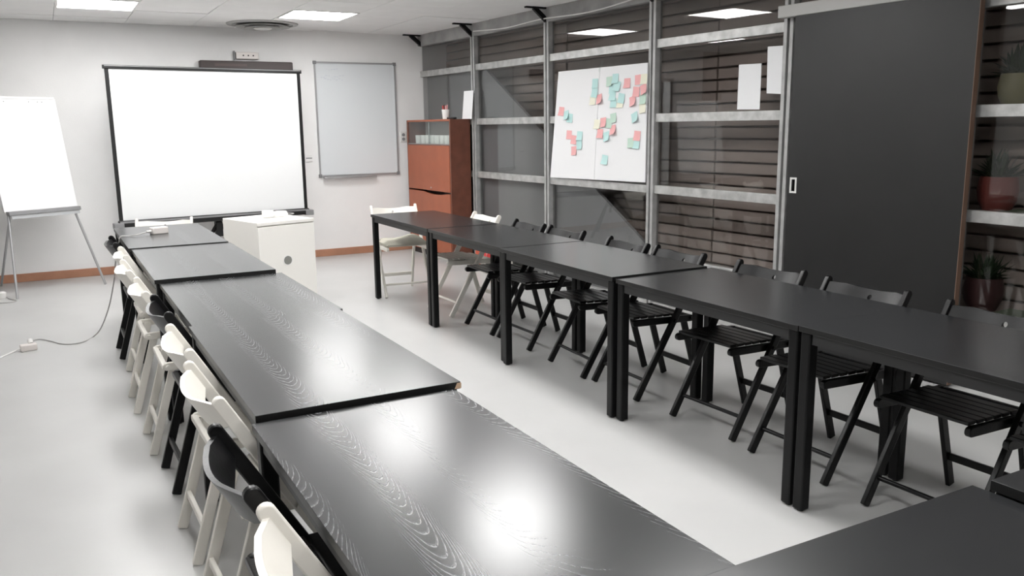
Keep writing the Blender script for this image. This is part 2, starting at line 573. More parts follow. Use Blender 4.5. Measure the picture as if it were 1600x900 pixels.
# what stands behind the glass: brown shutter of horizontal slats, grey stair side panel
OUT = 0.36
sh = struct(empty('wall_outer'))
sh.matrix_world = W_M
obj('backing', box(BM(), -.3, S_END, OUT + .16, OUT + .20, -.05, ZC + .1), M_SLAT, sh)
sections = [(-.28, 2.58), (2.60, 4.58), (4.60, 6.05), (6.07, 7.6), (7.62, 9.6), (9.62, 11.85)]
SL = {}
for si, (a, b) in enumerate(sections):
    key = round(b - a, 3)
    if key not in SL:
        SL[key] = finish(box(BM(), 0, b - a, 0, .03, 0, .0715), 'slat', M_SLAT, smooth=False)
    for k in range(28):
        o = obj('slat', SL[key], M_SLAT, sh)
        o.location = (a, OUT + random.uniform(-.004, .004), .02 + k * .0895)
        o.rotation_euler = (random.uniform(-.05, .05), 0, 0)
struct(obj('trim_2', box(BM(), -.3, S_END, .07, OUT + .20, ZC - .02, ZC + .06), M_CONC)).matrix_world = W_M
OFFP = 0.10
d0 = on_wall((757, 107), OFFP); d1 = on_wall((1003, 375), OFFP)
sl = (d1[1] - d0[1]) / (d1[0] - d0[0])
zt = 2.085
s_top = d0[0] + (zt - d0[1]) / sl
s_bot = d0[0] + (0.0 - d0[1]) / sl
stair = obj('stair_side_panel', prism(BM(), [(.075, OFFP, 0), (s_bot, OFFP, 0), (s_top, OFFP, zt), (.075, OFFP, zt)], (0, .03, 0)), M_STAIR)
stair.matrix_world = W_M
tag(stair, 'large grey panel with a sloping edge standing behind the glass', 'panel')

# plants behind the glass beyond the sliding door
for zt, pm, nm, lab, u, rad in ((1.553, M_POTY, 'olive', 'leafy plant in an olive yellow pot behind the glass, on the upper ledge', (1590, 135), .095),
                           (.990, M_POTR, 'red', 'leafy plant in a round red pot behind the glass, on the middle ledge', (1560, 290), .105),
                           (.425, M_POTM, 'maroon', 'leafy plant in a dark maroon pot behind the glass, on the lower ledge', (1536, 455), .105)):
    off = .20
    s, _ = on_wall(u, off)
    led = obj('ledge', box(BM(), 6.96, 8.22, .072, .33, zt - .03, zt - .004), M_SHELF)
    led.matrix_world = W_M
    tag(led, 'grey green ledge behind the glass carrying the ' + nm + ' pot', 'shelf', 'ledges behind the glass')
    pl = empty('potted_plant')
    pl.matrix_world = W_M @ Matrix.Translation((s, off, zt - .006))
    tag(pl, lab, 'plant', 'potted plants behind the glass')
    H = rad * 1.75
    pot = obj('pot', lathe(BM(), [(0, 0), (rad * .7, 0), (rad * .93, H * .3), (rad, H * .6), (rad * .88, H), (rad * .8, H), (rad * .82, H * .85), (0, H * .85)], 24), pm, pl)
    obj('soil', lathe(BM(), [(0, H * .87), (rad * .82, H * .86), (rad * .82, H * .8), (0, H * .8)], 16), M_SOIL, pot)
    lf = BM()
    rnd = random.Random(int(zt * 100))
    for k in range(150):
        a = rnd.uniform(0, 2 * PI); el = rnd.uniform(.15, 1.5); ln = rnd.uniform(.08, .19)
        dirv = Vector((math.cos(a) * math.cos(el), math.sin(a) * math.cos(el), math.sin(el)))
        base = Vector((rnd.uniform(-.04, .04), rnd.uniform(-.03, .03), H * .85 + rnd.uniform(0, .02)))
        dirv.y *= .45; dirv.normalize(); ln *= (.6 if abs(dirv.y) > .25 else 1)
        side = dirv.cross(Vector((0, 0, 1))).normalized() * .013
        tip = base + dirv * ln; mid = base + dirv * ln * .55
        vs = [lf.verts.new(p) for p in (base, mid + side, tip + Vector((0, 0, -.015)), mid - side)]
        lf.faces.new(vs)
    fo = obj('foliage', lf, M_LEAF, pl)
    fo['kind'] = 'stuff'

# sliding door hung in front of the partition
dr = struct(empty('door_1'))
dr.matrix_world = W_M
DO = -0.075
ds0 = on_wall((1243, 33), DO)[0]; ds1 = on_wall((1532, 0), DO)[0]
obj('door_edge', box(BM(), ds1, ds1 + .004, DO, DO + .04, .012, 2.13), M_DOOREDGE, dr)
pu0 = on_wall((1235, 277), DO); pu1 = on_wall((1244, 302), DO)
pull = BM()
def holed_panel(o0, o1, h, y0, y1):
    bm = BM()
    O_ = [(o0[0], o0[1]), (o1[0], o0[1]), (o1[0], o1[1]), (o0[0], o1[1])]
    I_ = [(h[0], h[1]), (h[2], h[1]), (h[2], h[3]), (h[0], h[3])]
    V = {(k, j, y): bm.verts.new((p[0], y, p[1])) for k, P_ in (('o', O_), ('i', I_)) for j, p in enumerate(P_) for y in (y0, y1)}
    for j in range(4):
        n = (j + 1) % 4
        for y in (y0, y1):
            bm.faces.new((V['o', j, y], V['o', n, y], V['i', n, y], V['i', j, y]))
        for k in 'oi':
            bm.faces.new((V[k, j, y0], V[k, n, y0], V[k, n, y1], V[k, j, y1]))
    return bm
pa, pb, za, zb = pu0[0], pu1[0], pu1[1], pu0[1]
for q in ((pa, pb, za, za + .012), (pa, pb, zb - .012, zb), (pa, pa + .012, za + .012, zb - .012), (pb - .012, pb, za + .012, zb - .012)):
    box(pull, q[0], q[1], DO - .004, DO + .002, q[2], q[3])
obj('door_panel', holed_panel((ds0, .012), (ds1, 2.13), (pa + .010, za + .010, pb - .010, zb - .010), DO, DO + .04), M_DOOR, dr)
ph = obj('flush_pull', pull, mat('steel_pull', (.72, .72, .70), .35), dr)
obj('pull_recess', box(BM(), pa + .008, pb - .008, DO + .030, DO + .038, za + .008, zb - .008), M_DOOR, ph)
tr = struct(obj('trim_3', box(BM(), on_wall((1217, 20), DO)[0], 8.3, DO - .01, DO + .05, 2.13, 2.205), M_TRACK, bevel=.004))
tr.matrix_world = W_M


# ------------------------------------------------------------------ poster with sticky notes
pp = [on_wall(u, -.012) for u in ((873, 112), (1012, 98), (1008, 285), (860, 277))]
POFF = -.014
post = empty('poster')
post.matrix_world = W_M
tag(post, 'large white poster sheet covered in sticky notes, hung on the partition', 'poster')
mid_t = ((pp[0][0] + pp[1][0]) / 2, (pp[0][1] + pp[1][1]) / 2); mid_b = ((pp[3][0] + pp[2][0]) / 2, (pp[3][1] + pp[2][1]) / 2)
for quad in ((pp[0], mid_t, mid_b, pp[3]), (mid_t, pp[1], pp[2], mid_b)):
    q = [(x[0], POFF, x[1]) for x in quad]
    if quad[0] is mid_t:
        q[0] = (q[0][0] + .004, POFF, q[0][2]); q[3] = (q[3][0] + .004, POFF, q[3][2])
    obj('sheet', prism(BM(), q, (0, .010, 0)), M_POSTER, post)
tapes = obj('tape', prism(BM(), [(mid_t[0] + .01 - .03, POFF - .002, mid_t[1] - .03), (mid_t[0] + .02 - .02, POFF - .002, mid_t[1] - .04), (mid_t[0] + .06, POFF - .002, mid_t[1] + .05), (mid_t[0] + .03, POFF - .002, mid_t[1] + .06)], (0, .004, 0)), M_CLEAR, post)
# (colour, crop-x, crop-y, tilt) measured on the poster, 4.5 crop px per photo px from (850, 90)
NOTES = [('p', 125, 378, 5), ('t', 160, 405, -12), ('t', 184, 425, 6), ('p', 179, 543, 2), ('p', 211, 578, 6), ('p', 212, 655, -5), ('t', 253, 550, 3), ('t', 250, 614, -3),
         ('t', 362, 182, 0), ('t', 358, 248, 5), ('p', 391, 292, -12), ('y', 345, 300, 0), ('g', 462, 168, -4), ('t', 505, 148, 0), ('t', 518, 200, 10), ('t', 480, 220, 0), ('t', 484, 268, 4), ('t', 490, 318, 0), ('t', 546, 286, 8), ('y', 536, 318, 0),
         ('p', 587, 180, 0), ('p', 664, 156, -3), ('y', 705, 150, 0), ('p', 704, 222, -18), ('p', 651, 240, 4), ('p', 627, 306, -14), ('g', 697, 292, -3), ('y', 694, 355, -8), ('t', 641, 420, -20),
         ('p', 420, 455, -6), ('g', 489, 425, -8), ('g', 458, 462, 5), ('y', 375, 468, 0), ('p', 397, 534, 3), ('p', 488, 508, -10), ('t', 440, 555, -12), ('p', 657, 550, 4), ('g', 612, 600, -4), ('t', 652, 606, 2), ('t', 430, 718, 6)]
NW = .078
for k, (c, cx_, cy_, tl) in enumerate(NOTES):
    s, z = on_wall((850 + cx_ / 4.5, 90 + cy_ / 4.5), POFF)
    bm = BM()
    n = 5
    base = random.uniform(.004, .014) + (.010 if abs(tl) > 9 else 0)
    grid = []
    for i in range(n + 1):
        row = []
        for j in range(3):
            v = i / n
            row.append(bm.verts.new(((j / 2 - .5) * NW * (1.0), -.0012 - base * v ** 2.2 * (1 + .7 * (j - 1) * (1 if tl < 0 else -1) * .5), NW / 2 - v * NW)))
        grid.append(row)
    for i in range(n):
        for j in range(2):
            bm.faces.new((grid[i][j], grid[i][j + 1], grid[i + 1][j + 1], grid[i + 1][j]))
    me = finish(bm, 'sticky_note', {'p': M_PINK, 't': M_TEAL, 'g': M_GREEN, 'y': M_YELL}[c])
    o = obj('sticky_note', me, None)
    o.matrix_world = W_M @ Matrix.Translation((s, POFF - .0004 * (k % 5), z)) @ Matrix.Rotation(math.radians(tl), 4, 'Y')
    so = o.modifiers.new('solid', 'SOLIDIFY'); so.thickness = .0008
    cn = {'p': 'pink', 't': 'teal', 'g': 'pale green', 'y': 'cream'}[c]
    where = ('in the trio by the poster edge nearest the cabinet' if cy_ < 430 and cx_ < 200 else 'in the pink and teal bunch below the trio' if cx_ < 260 else
             'in the short column beside the tape' if cx_ < 400 and cy_ < 310 else 'in the tall teal column under the tape' if cx_ < 560 and cy_ < 330 else
             'alone under the pink bunch' if k == 28 else 'in the mostly pink bunch at the upper post edge' if cy_ < 400 else
             'alone at the foot of the poster' if cy_ > 700 else 'in the bunch around the centre fold' if cx_ < 500 else 'in the trio near the lower post edge')
    tag(o, cn + (' curled' if abs(tl) > 9 else ' square') + ' sticky note ' + where, 'sticky note', 'sticky notes on the poster')

# notices taped on the glass
for quad, lab in ((((1155, 101), (1190, 99), (1187, 171), (1152, 171)), 'plain white sheet taped to the glass, the lower of two'),
                  (((1200, 73), (1228, 71), (1225, 147), (1198, 146)), 'white sheet in a glossy sleeve on the glass beside the door post')):
    q = [on_wall(u, GL - .004) for u in quad]
    o = obj('paper_notice', prism(BM(), [(x[0], GL - .006, x[1]) for x in q], (0, .004, 0)), M_PAPER)
    o.matrix_world = W_M
    tag(o, lab, 'notice', 'notices on the glass')


# ------------------------------------------------------------------ tables
def make_table(x0, x1, y0, y1, z, label, along='y', group='black tables in the u-shaped setup', chip=False, tm=None):
    cx, cy = (x0 + x1) / 2, (y0 + y1) / 2
    t = empty('conference_table', (cx, cy, 0), 0 if along == 'y' else PI / 2)
    hw, hl = ((x1 - x0) / 2, (y1 - y0) / 2) if along == 'y' else ((y1 - y0) / 2, (x1 - x0) / 2)
    hw -= .0015; hl -= .0015
    TH = .022
    tme = finish(box(BM(), -hw, hw, -hl, hl, z - TH, z), 'tabletop', tm or M_ASH, smooth=False)
    tme.materials.append(M_EDGE)
    for f in tme.polygons:
        f.material_index = 0 if f.normal.z > .5 else 1
    top = obj('tabletop', tme, None, t, bevel=.0015)
    ins = .012
    for sx in (-1, 1):
        xx = sx * (hw - ins - .012)
        obj('apron', box(BM(), xx - .010, xx + .010, -hl + .055, hl - .055, z - TH - .042, z - TH), M_GREYAPRON, t)
    for sy in (-1, 1):
        yy = sy * (hl - ins - .012)
        obj('apron', box(BM(), -hw + .055, hw - .055, yy - .010, yy + .010, z - TH - .042, z - TH), M_GREYAPRON, t)
    for sx in (-1, 1):
        for sy in (-1, 1):
            lx, ly = sx * (hw - .030), sy * (hl - .028)
            leg = obj('leg', box(BM(), lx - .0225, lx + .0225, ly - .0225, ly + .0225, .006, z - TH), M_BLKMET, t, bevel=.006)
            obj('glide', cyl(BM(), (lx, ly, 0), (lx, ly, .03), .013, 10), M_BLKPL, leg)
    if chip:
        obj('chipped_corner', prism(BM(), [(hw - .020, -hl - .0012, z - .020), (hw + .0012, -hl - .0012, z - .020), (hw + .0012, -hl - .0012, z - .003), (hw - .012, -hl - .0012, z - .003)], (0, .010, 0)), M_CHIP, t)
        obj('chipped_corner', prism(BM(), [(hw - .004, -hl + .002, z - .018), (hw + .0014, -hl + .002, z - .018), (hw + .0014, -hl + .016, z - .004), (hw - .004, -hl + .016, z - .002)], (0, -.003, 0)), M_CHIP, t)
    tag(t, label, 'table', group)
    return t


ORD = ['first', 'second', 'third', 'fourth', 'fifth', 'sixth', 'seventh', 'eighth', 'ninth']
LT = [(.392, .998, 5.736, 7.030, .7495), (.408, 1.008, 4.470, 5.732, .7435), (.430, 1.036, 3.405, 4.466, .7245), (.416, 1.020, 2.205, 3.402, .7265), (.402, .992, 1.012, 2.190, .7125)]
for i, a in enumerate(LT):
    make_table(*a, 'black ash table, ' + ORD[i] + ' from the projection screen in the row with mixed white chairs', chip=(i == 3))
RT = [(2.398, 2.992, 5.715, 6.960, .739), (2.400, 2.995, 4.552, 5.712, .737), (2.384, 2.995, 3.362, 4.549, .7355), (2.398, 3.020, 2.188, 3.356, .7275), (2.396, 3.012, 1.000, 2.185, .730)]
for i, a in enumerate(RT):
    make_table(*a, 'black table, ' + ORD[i] + ' from the brown cabinet in the row along the glass partition', tm=M_ASH2)
make_table(.455, 1.645, .405, 1.008, .7195, 'black cross table closing the row with mixed white chairs', 'x', tm=M_ASH2)
make_table(1.648, 2.850, .380, .975, .742, 'black cross table overlapping its neighbour by the glass partition row', 'x', tm=M_ASH2)


# ------------------------------------------------------------------ folding chairs
def stile_f(z): return .225 - .45 * z / .77      # long leg: front foot up to the back top


def make_chair(material, cushion=False):
    root = empty('folding_chair')
    d = Vector((-.45, 0, .77)).normalized()
    for sy in (-1, 1):
        b = BM()
        capsule_bar(b, Vector((stile_f(0) - d.x * .0, sy * .207, 0.004)), Vector((stile_f(.77), sy * .207, .775)), None, .037, (0, 1, 0), .021, False, True, 8)
        obj('long_leg', b, material, root, bevel=.004)
    # curved backrest with a finger hole
    b = BM()
    hc, hh, hy = .720, .044, .199
    n, rings = 40, 8
    def shp(yy, hhh, k):
        z = hc + hhh
        t = 1 - (yy / hy) ** 2
        f = stile_f(z) - .041 * t - .004 + (k * .013 - .0065)
        return Vector((f, yy, z - .024 * t))
    lay = []
    for k in (0, 1):
        L_ = []
        for r in range(rings + 1):
            tt = r / rings
            ring = []
            for i in range(n):
                a = 2 * PI * i / n
                ca, sa = math.cos(a), math.sin(a)
                cxy, cz = .0105 * ca, .012 + .0105 * sa
                sc = 1 / max(abs(ca) / hy, abs(sa) / hh)
                ex, ez = ca * sc, sa * sc
                ring.append(b.verts.new(shp(cxy * (1 - tt) + ex * tt, cz * (1 - tt) + ez * tt, k)))
            L_.append(ring)
        lay.append(L_)
    for k in (0, 1):
        for r in range(rings):
            for i in range(n):
                q = (lay[k][r][i], lay[k][r][(i + 1) % n], lay[k][r + 1][(i + 1) % n], lay[k][r + 1][i])
                b.faces.new(q)
    for r in (0, rings):
        for i in range(n):
            b.faces.new((lay[0][r][i], lay[0][r][(i + 1) % n], lay[1][r][(i + 1) % n], lay[1][r][i]))
    obj('backrest', b, material, root)
    # seat rails, slats
    for sy in (-1, 1):
        b = BM()
        capsule_bar(b, (-.172, sy * .180, .416), (.238, sy * .180, .428), None, .036, (0, 1, 0), .022, True, True, 8)
        obj('seat_rail', b, material, root, bevel=.003)
        b = BM()
        capsule_bar(b, (-.242, sy * .158, .003), (-.118, sy * .158, .425), None, .036, (0, 1, 0), .019, False, True, 6)
        obj('rear_leg', b, material, root, bevel=.003)
        obj('pivot_dowel', cyl(BM(), (stile_f(.418), sy * .165, .420), (stile_f(.418), sy * .226, .420), .010, 12), material, root)
        obj('pivot_dowel', cyl(BM(), (-.150, sy * .150, .416), (-.150, sy * .204, .416), .010, 12), material, root)
    sm = finish(box(BM(), -.021, .021, -.176, .176, 0, .014), 'seat_slat', material, smooth=False)
    obj('rear_crossbar', capsule_bar(BM(), (-.163, -.19, .417), (-.163, .19, .417), None, .026, (1, 0, 0), .022, True, True, 6), material, root, bevel=.003)
    for k in range(6):
        o = obj('seat_slat', sm, material, root, bevel=.003)
        f = -.048 + k * .0505
        o.location = (f, 0, .4375 + (f + .1) * .03)
    obj('front_stretcher', cyl(BM(), (stile_f(.107), -.2, .107), (stile_f(.107), .2, .107), .0095, 12), material, root)
    b = BM()
    box(b, -.217, -.201, -.156, .156, .118, .148)
    obj('rear_stretcher', b, material, root, bevel=.003)
    if cushion:
        b = BM()
        nx, ny = 10, 10
        def cz(i, j, top):
            u, v = i / nx * 2 - 1, j / ny * 2 - 1
            e = max(0, 1 - u ** 4) * max(0, 1 - v ** 4)
            sag = .020 * math.sin(3 * v + 1.2 * u) * e
            return .4545 + (.014 + .045 * e ** .6 + sag if top else -.0)
        T = [[b.verts.new((-.11 + .355 * i / nx, -.19 + .38 * j / ny, cz(i, j, True))) for j in range(ny + 1)] for i in range(nx + 1)]
        B = [[b.verts.new((-.11 + .355 * i / nx, -.19 + .38 * j / ny, cz(i, j, False))) for j in range(ny + 1)] for i in range(nx + 1)]
        for i in range(nx):
            for j in range(ny):
                b.faces.new((T[i][j], T[i + 1][j], T[i + 1][j + 1], T[i][j + 1]))
                b.faces.new((B[i][j], B[i][j + 1], B[i + 1][j + 1], B[i + 1][j]))
        for i in range(nx):
            b.faces.new((T[i][0], B[i][0], B[i + 1][0], T[i + 1][0])); b.faces.new((T[i][ny], T[i + 1][ny], B[i + 1][ny], B[i][ny]))
            b.faces.new((T[0][i], T[0][i + 1], B[0][i + 1], B[0][i])); b.faces.new((T[nx][i], B[nx][i], B[nx][i + 1], T[nx][i + 1]))
        obj('seat_cushion', b, M_CUSH, root)
    return root


PROTO = {'b': make_chair(M_BLKWOOD), 'w': make_chair(M_WHTWOOD), 'c': make_chair(M_WHTWOOD, True)}
USED = set()


def chair(kind, x, y, rz, label, group):
    o = PROTO[kind] if kind not in USED else copy_tree(PROTO[kind])
    USED.add(kind)
    o.location = (x, y, 0)
    o.rotation_euler = (0, 0, rz)
    return tag(o, label, 'chair', group)


G_R = 'folding chairs along the glass partition row'
G_L = 'folding chairs in the mixed black and white row'
# row along the glass: chairs face the room (-X)
chair('w', 2.885, 6.130, PI + .02, 'white folding chair next to the cabinet, the only white one along the glass', G_R)
for i, (x, y, r) in enumerate(((2.890, 5.435, .0), (2.905, 4.940, .02), (2.885, 4.215, -.06), (2.895, 3.730, -.02), (2.915, 3.042, .04), (2.900, 2.470, 0), (2.893, 1.850, .02), (2.893, 1.350, .0))):
    chair('b', x, y, PI + r, 'black wooden folding chair, ' + ORD[i] + ' after the white one along the glass partition row', G_R)
chair('c', 2.724, 7.110, -PI / 2 - .10, 'white folding chair with a rumpled beige seat cushion at the table end', 'folding chairs at the table ends')
chair('w', .742, 7.130, -PI / 2 - .22, 'white folding chair at the table end in front of the projection screen', 'folding chairs at the table ends')
# mixed row: chairs face +X
wn = bn = 0
for i, (k, x, y, r) in enumerate((('b', .548, 6.085, .0), ('w', .560, 5.450, .0), ('w', .528, 4.862, .0), ('w', .540, 4.195, .0), ('b', .570, 3.690, .02), ('w', .556, 3.045, .02), ('w', .545, 2.480, .04), ('b', .508, 1.842, .0), ('w', .515, 1.335, .0))):
    if k == 'w':
        lab = 'white wooden folding chair, ' + ORD[wn] + ' white one from the screen in the mixed row'; wn += 1
    else:
        lab = 'black wooden folding chair, ' + ORD[bn] + ' black one from the screen in the mixed row'; bn += 1
    chair(k, x, y, r, lab, G_L)

# ------------------------------------------------------------------ projection screen on tripod
ya, yb_ = 8.95, 9.20
tl, tr_, bl, br = on_y((162, 103), ya), on_y((465, 108), yb_), on_y((187, 351), ya), on_y((484, 338), yb_)
xa, xb = (tl.x + bl.x) / 2, (tr_.x + br.x) / 2
ztop, zbot = (tl.z + tr_.z) / 2, (bl.z + br.z) / 2
wd = math.hypot(xb - xa, yb_ - ya)
ps = empty('projection_screen', ((xa + xb) / 2, (ya + yb_) / 2, 0), math.atan2(yb_ - ya, xb - xa))
tag(ps, 'large white projection screen with thin black side borders on a tripod', 'projection screen')
h = wd / 2
fab = obj('screen_fabric', box(BM(), -h + .03, h - .03, -.002, .002, zbot + .06, ztop - .02), M_SCREEN, ps)
for sx in (-1, 1):
    obj('side_border', box(BM(), sx * (h - .018) - .018, sx * (h - .018) + .018, -.004, .003, zbot + .05, ztop - .015), M_BLKPL, ps)
obj('top_bar', box(BM(), -h - .015, h + .015, -.014, .014, ztop - .035, ztop), M_BLKPL, ps, bevel=.004)
obj('top_bar_edge', box(BM(), -h, h, -.0155, -.012, ztop - .012, ztop - .004), M_GREYPL, ps)
obj('case', box(BM(), -h - .01, h + .01, -.035, .035, zbot - .005, zbot + .065), M_BLKPL, ps, bevel=.012)
obj('case_strip', box(BM(), -h, h, -.0365, -.034, zbot + .04, zbot + .056), M_GREYPL, ps)
for sx in (-1, 1):
    obj('end_cap', box(BM(), sx * (h + .01) - .045, sx * (h + .01) + .045, -.042, .042, zbot - .012, zbot + .045), M_GREYPL, ps, bevel=.006)
obj('pole', cyl(BM(), (0, .055, .30), (0, .055, ztop - .01), .016, 12), M_BLKMET, ps)
obj('hub', box(BM(), -.035, .035, .02, .09, .38, .54), M_BLKPL, ps, bevel=.01)
for a in (90, 215, 325):
    ca, sa = math.cos(math.radians(a)), math.sin(math.radians(a))
    obj('tripod_leg', capsule_bar(BM(), (.03 * ca, .055 + .03 * sa, .50), (.52 * ca, .055 + .33 * sa, 0.0), None, .032, (-sa, ca, 0), .022, False, False), M_BLKMET, ps)

# ------------------------------------------------------------------ things on the back wall
# whiteboard
wb = empty('whiteboard', (0, YB, 0))
tag(wb, 'pale grey whiteboard with aluminium frame on the back wall', 'whiteboard')
c0, c1 = on_y((490.5, 97.5), YB), on_y((623, 270), YB)
x0, x1, z0, z1 = c0.x - .0, on_y((618, 180), YB).x, c1.z, c0.z
obj('panel', box(BM(), x0, x1, -.016, -.002, z0, z1), M_WBOARD, wb)
for q in ((x0 - .008, x1 + .008, z1 - .008, z1 + .010), (x0 - .008, x1 + .008, z0 - .010, z0 + .008), (x0 - .008, x0 + .008, z0, z1), (x1 - .008, x1 + .008, z0, z1)):
    obj('frame_bar', box(BM(), q[0], q[1], -.024, .0, q[2], q[3]), M_ALU, wb)
for cx_, cz_ in ((x0, z1), (x1, z1), (x0, z0), (x1, z0)):
    obj('corner_cap', box(BM(), cx_ - .018, cx_ + .018, -.027, 0, cz_ - .018, cz_ + .018), M_GREYPL, wb, bevel=.004)
obj('pen_tray', box(BM(), x0 + .03, x0 + .66, -.075, -.022, z0 - .03, z0 - .014), M_ALU, wb, bevel=.003)
sc_ = BM()
rnd = random.Random(3)
for row, (xs, ln, zz, hgt) in enumerate(((x0 + .13, .13, z1 - .075, .018), (x0 + .06, .28, z1 - .155, .03), (x0 + .10, .22, z1 - .185, .018))):
    xx = xs
    while xx < xs + ln:
        l = rnd.uniform(.012, .03)
        zj = zz + rnd.uniform(-hgt, hgt) * .4
        box(sc_, xx, xx + l, -.0168, -.0158, zj, zj + rnd.uniform(.003, .008))
        xx += l + rnd.uniform(.004, .010)
obj('faint_writing', sc_, M_SCRIB, wb)
# brown housing and socket box above the screen
b0, b1 = on_y((311, 94), YB - .06), on_y((457, 108), YB - .06)
bh = empty('wall_heater', (0, YB, 0))
tag(bh, 'long dark brown housing fixed on the wall above the screen', 'wall unit')
obj('housing', box(BM(), b0.x, b1.x, -.09, 0, b1.z - .04, b0.z), M_BROWNBOX, bh, bevel=.012)
obj('front_strip', box(BM(), b0.x + .15, b0.x + .48, -.093, -.088, b0.z - .055, b0.z - .03), mat('dim_brown', (.10, .07, .065), .5), bh)
s0_, s1_ = on_y((368, 81), YB - .03), on_y((404, 93), YB - .03)
sk = empty('socket_box', (0, YB, 0))
tag(sk, 'small white socket box with three dark dots above the brown housing', 'socket')
obj('box', box(BM(), s0_.x, s1_.x, -.05, 0, s1_.z, s0_.z), M_PINKPL, sk, bevel=.006)
obj('antenna_bracket', box(BM(), s0_.x - .022, s0_.x - .008, -.04, 0, s1_.z - .01, s0_.z + .01), M_GREYPL, sk)
for k in range(3):
    obj('dot', cyl(BM(), (s0_.x + .075 + .052 * k, -.053, (s0_.z + s1_.z) / 2), (s0_.x + .075 + .052 * k, -.048, (s0_.z + s1_.z) / 2), .008, 10), M_BLKPL, sk)
# switch and socket plates
for u, lab, kind in (((482.5, 247), 'small white switch plate between screen and whiteboard', 'light_switch'), ((630, 214), 'white wall socket between whiteboard and brown cabinet', 'wall_socket')):
    p = on_y(u, YB)
    e = empty(kind, (p.x, YB, p.z))
    tag(e, lab, 'switch' if kind == 'light_switch' else 'socket')
    if kind == 'light_switch':
        obj('plate', box(BM(), -.042, .042, -.010, 0, -.042, .042), M_WALL, e, bevel=.003)
        obj('rocker', box(BM(), -.034, .034, -.014, -.008, -.006, .004), M_GREYPL, e)
    else:
        obj('plate', box(BM(), -.042, .042, -.012, 0, -.06, .06), M_WHTPL, e, bevel=.004)
        for dz in (-.025, .025):
            obj('outlet', cyl(BM(), (0, -.014, dz), (0, -.010, dz), .02, 14), M_GREYPL, e)

# round ceiling diffuser
vt = empty('air_vent', (2.09, 9.16, ZC))
tag(vt, 'round grey ceiling air diffuser with concentric rings', 'air vent')
obj('collar', lathe(BM(), [(.360, .002), (.352, -.010), (.305, -.014), (.300, -.006), (.300, .002)], 40, close=True), M_VENT, vt)
obj('throat', lathe(BM(), [(.302, .001), (.0, .001), (0, -.005), (.302, -.005)], 32), M_VENT, vt)
for r0, r1, z0_, z1_ in ((.205, .272, -.006, -.030), (.125, .190, -.012, -.044)):
    obj('cone_ring', lathe(BM(), [(r0, z0_), (r1, z1_), (r1, z1_ - .004), (r0 - .004, z0_ - .004)], 36, close=True), M_VENT, vt)
obj('centre_disc', lathe(BM(), [(0, -.058), (.075, -.056), (.095, -.046), (.04, -.012), (0, -.004)], 24), M_WHTPL, vt)

# ------------------------------------------------------------------ flip chart easel
f0 = on_z((28, 468), 0.0); f1 = on_z((160, 446), 0.0)
f0 = Vector((f0.x, f0.y, 0)); f1 = Vector((f1.x, f1.y, 0))
ev = (f1 - f0).normalized()
fa = math.atan2(ev.y, ev.x)
LEAN = .2
A0 = Vector((-.279, 8.696, 0))
fc = empty('flip_chart', A0, fa)
tag(fc, 'white flip chart pad on a grey tripod easel beside the screen', 'flip chart')
FM = Matrix(((1, 0, 0, 0), (0, 1, LEAN, 0), (0, 0, 1, 0), (0, 0, 0, 1)))   # sheet follows the leaning plane
def lean(e, z, o=0.0): return (e, LEAN * z + o, z)
eL, eR, zb_, zt_ = -.035, .632, .757, 1.772
def leanbox(e0, e1, za, zb2, o0, o1):
    b = BM()
    prism(b, [lean(e0, za, o0), lean(e1, za, o0), lean(e1, zb2, o0), lean(e0, zb2, o0)], (0, o1 - o0, 0))
    return b
obj('board', leanbox(eL + .005, eR - .005, zb_, zt_ + .012, .008, .022), M_WHTPL, fc)
obj('paper_pad', leanbox(eL, eR, zb_ + .012, zt_, -.004, .007), M_PAPER, fc)
obj('clamp_bar', leanbox(eL + .01, eR - .01, zt_ - .003, zt_ + .018, -.010, .016), M_WHTPL, fc)
for k in (.06, .2, .42, .50, .54):
    obj('binding_hole', cyl(BM(), lean(eL + k, zt_ - .028, -.0055), lean(eL + k, zt_ - .028, -.003), .005, 8), M_GREYPL, fc)
obj('tray', leanbox(eL + .02, eR + .01, zb_ - .022, zb_ + .012, -.045, .014), M_GREYPL, fc, bevel=.004)
sg = [lean(eL + .04, zb_ - .055, -.03)] + [lean(eL + .04 + .58 * i / 8, zb_ - .055 - .0 * i, -.03) for i in range(1, 9)]
obj('tray_flap', leanbox(eL + .04, eR - .005, zb_ - .055, zb_ - .024, -.036, -.030), mat('smoky_plastic', (.42, .43, .44), .35), fc)
obj('leg', tube(BM(), [lean(.60, zb_ - .02, .012), (.745, .0, .0)], .011, 10), M_ALU, fc)
obj('leg', tube(BM(), [lean(.0, zb_ - .02, .012), (-.082 + .0, .0, 0)], .011, 10), M_ALU, fc)
bp_ = on_z((2, 447), 0.0)
loc = Matrix.Rotation(-fa, 4, 'Z') @ (Vector((bp_.x, bp_.y, 0)) - A0)
obj('back_leg', tube(BM(), [lean(.02, zb_ - .02, .02), (loc.x, loc.y, 0)], .011, 10), M_ALU, fc)
obj('mast', leanbox(.27, .31, .70, zt_, .022, .040), M_ALU, fc)

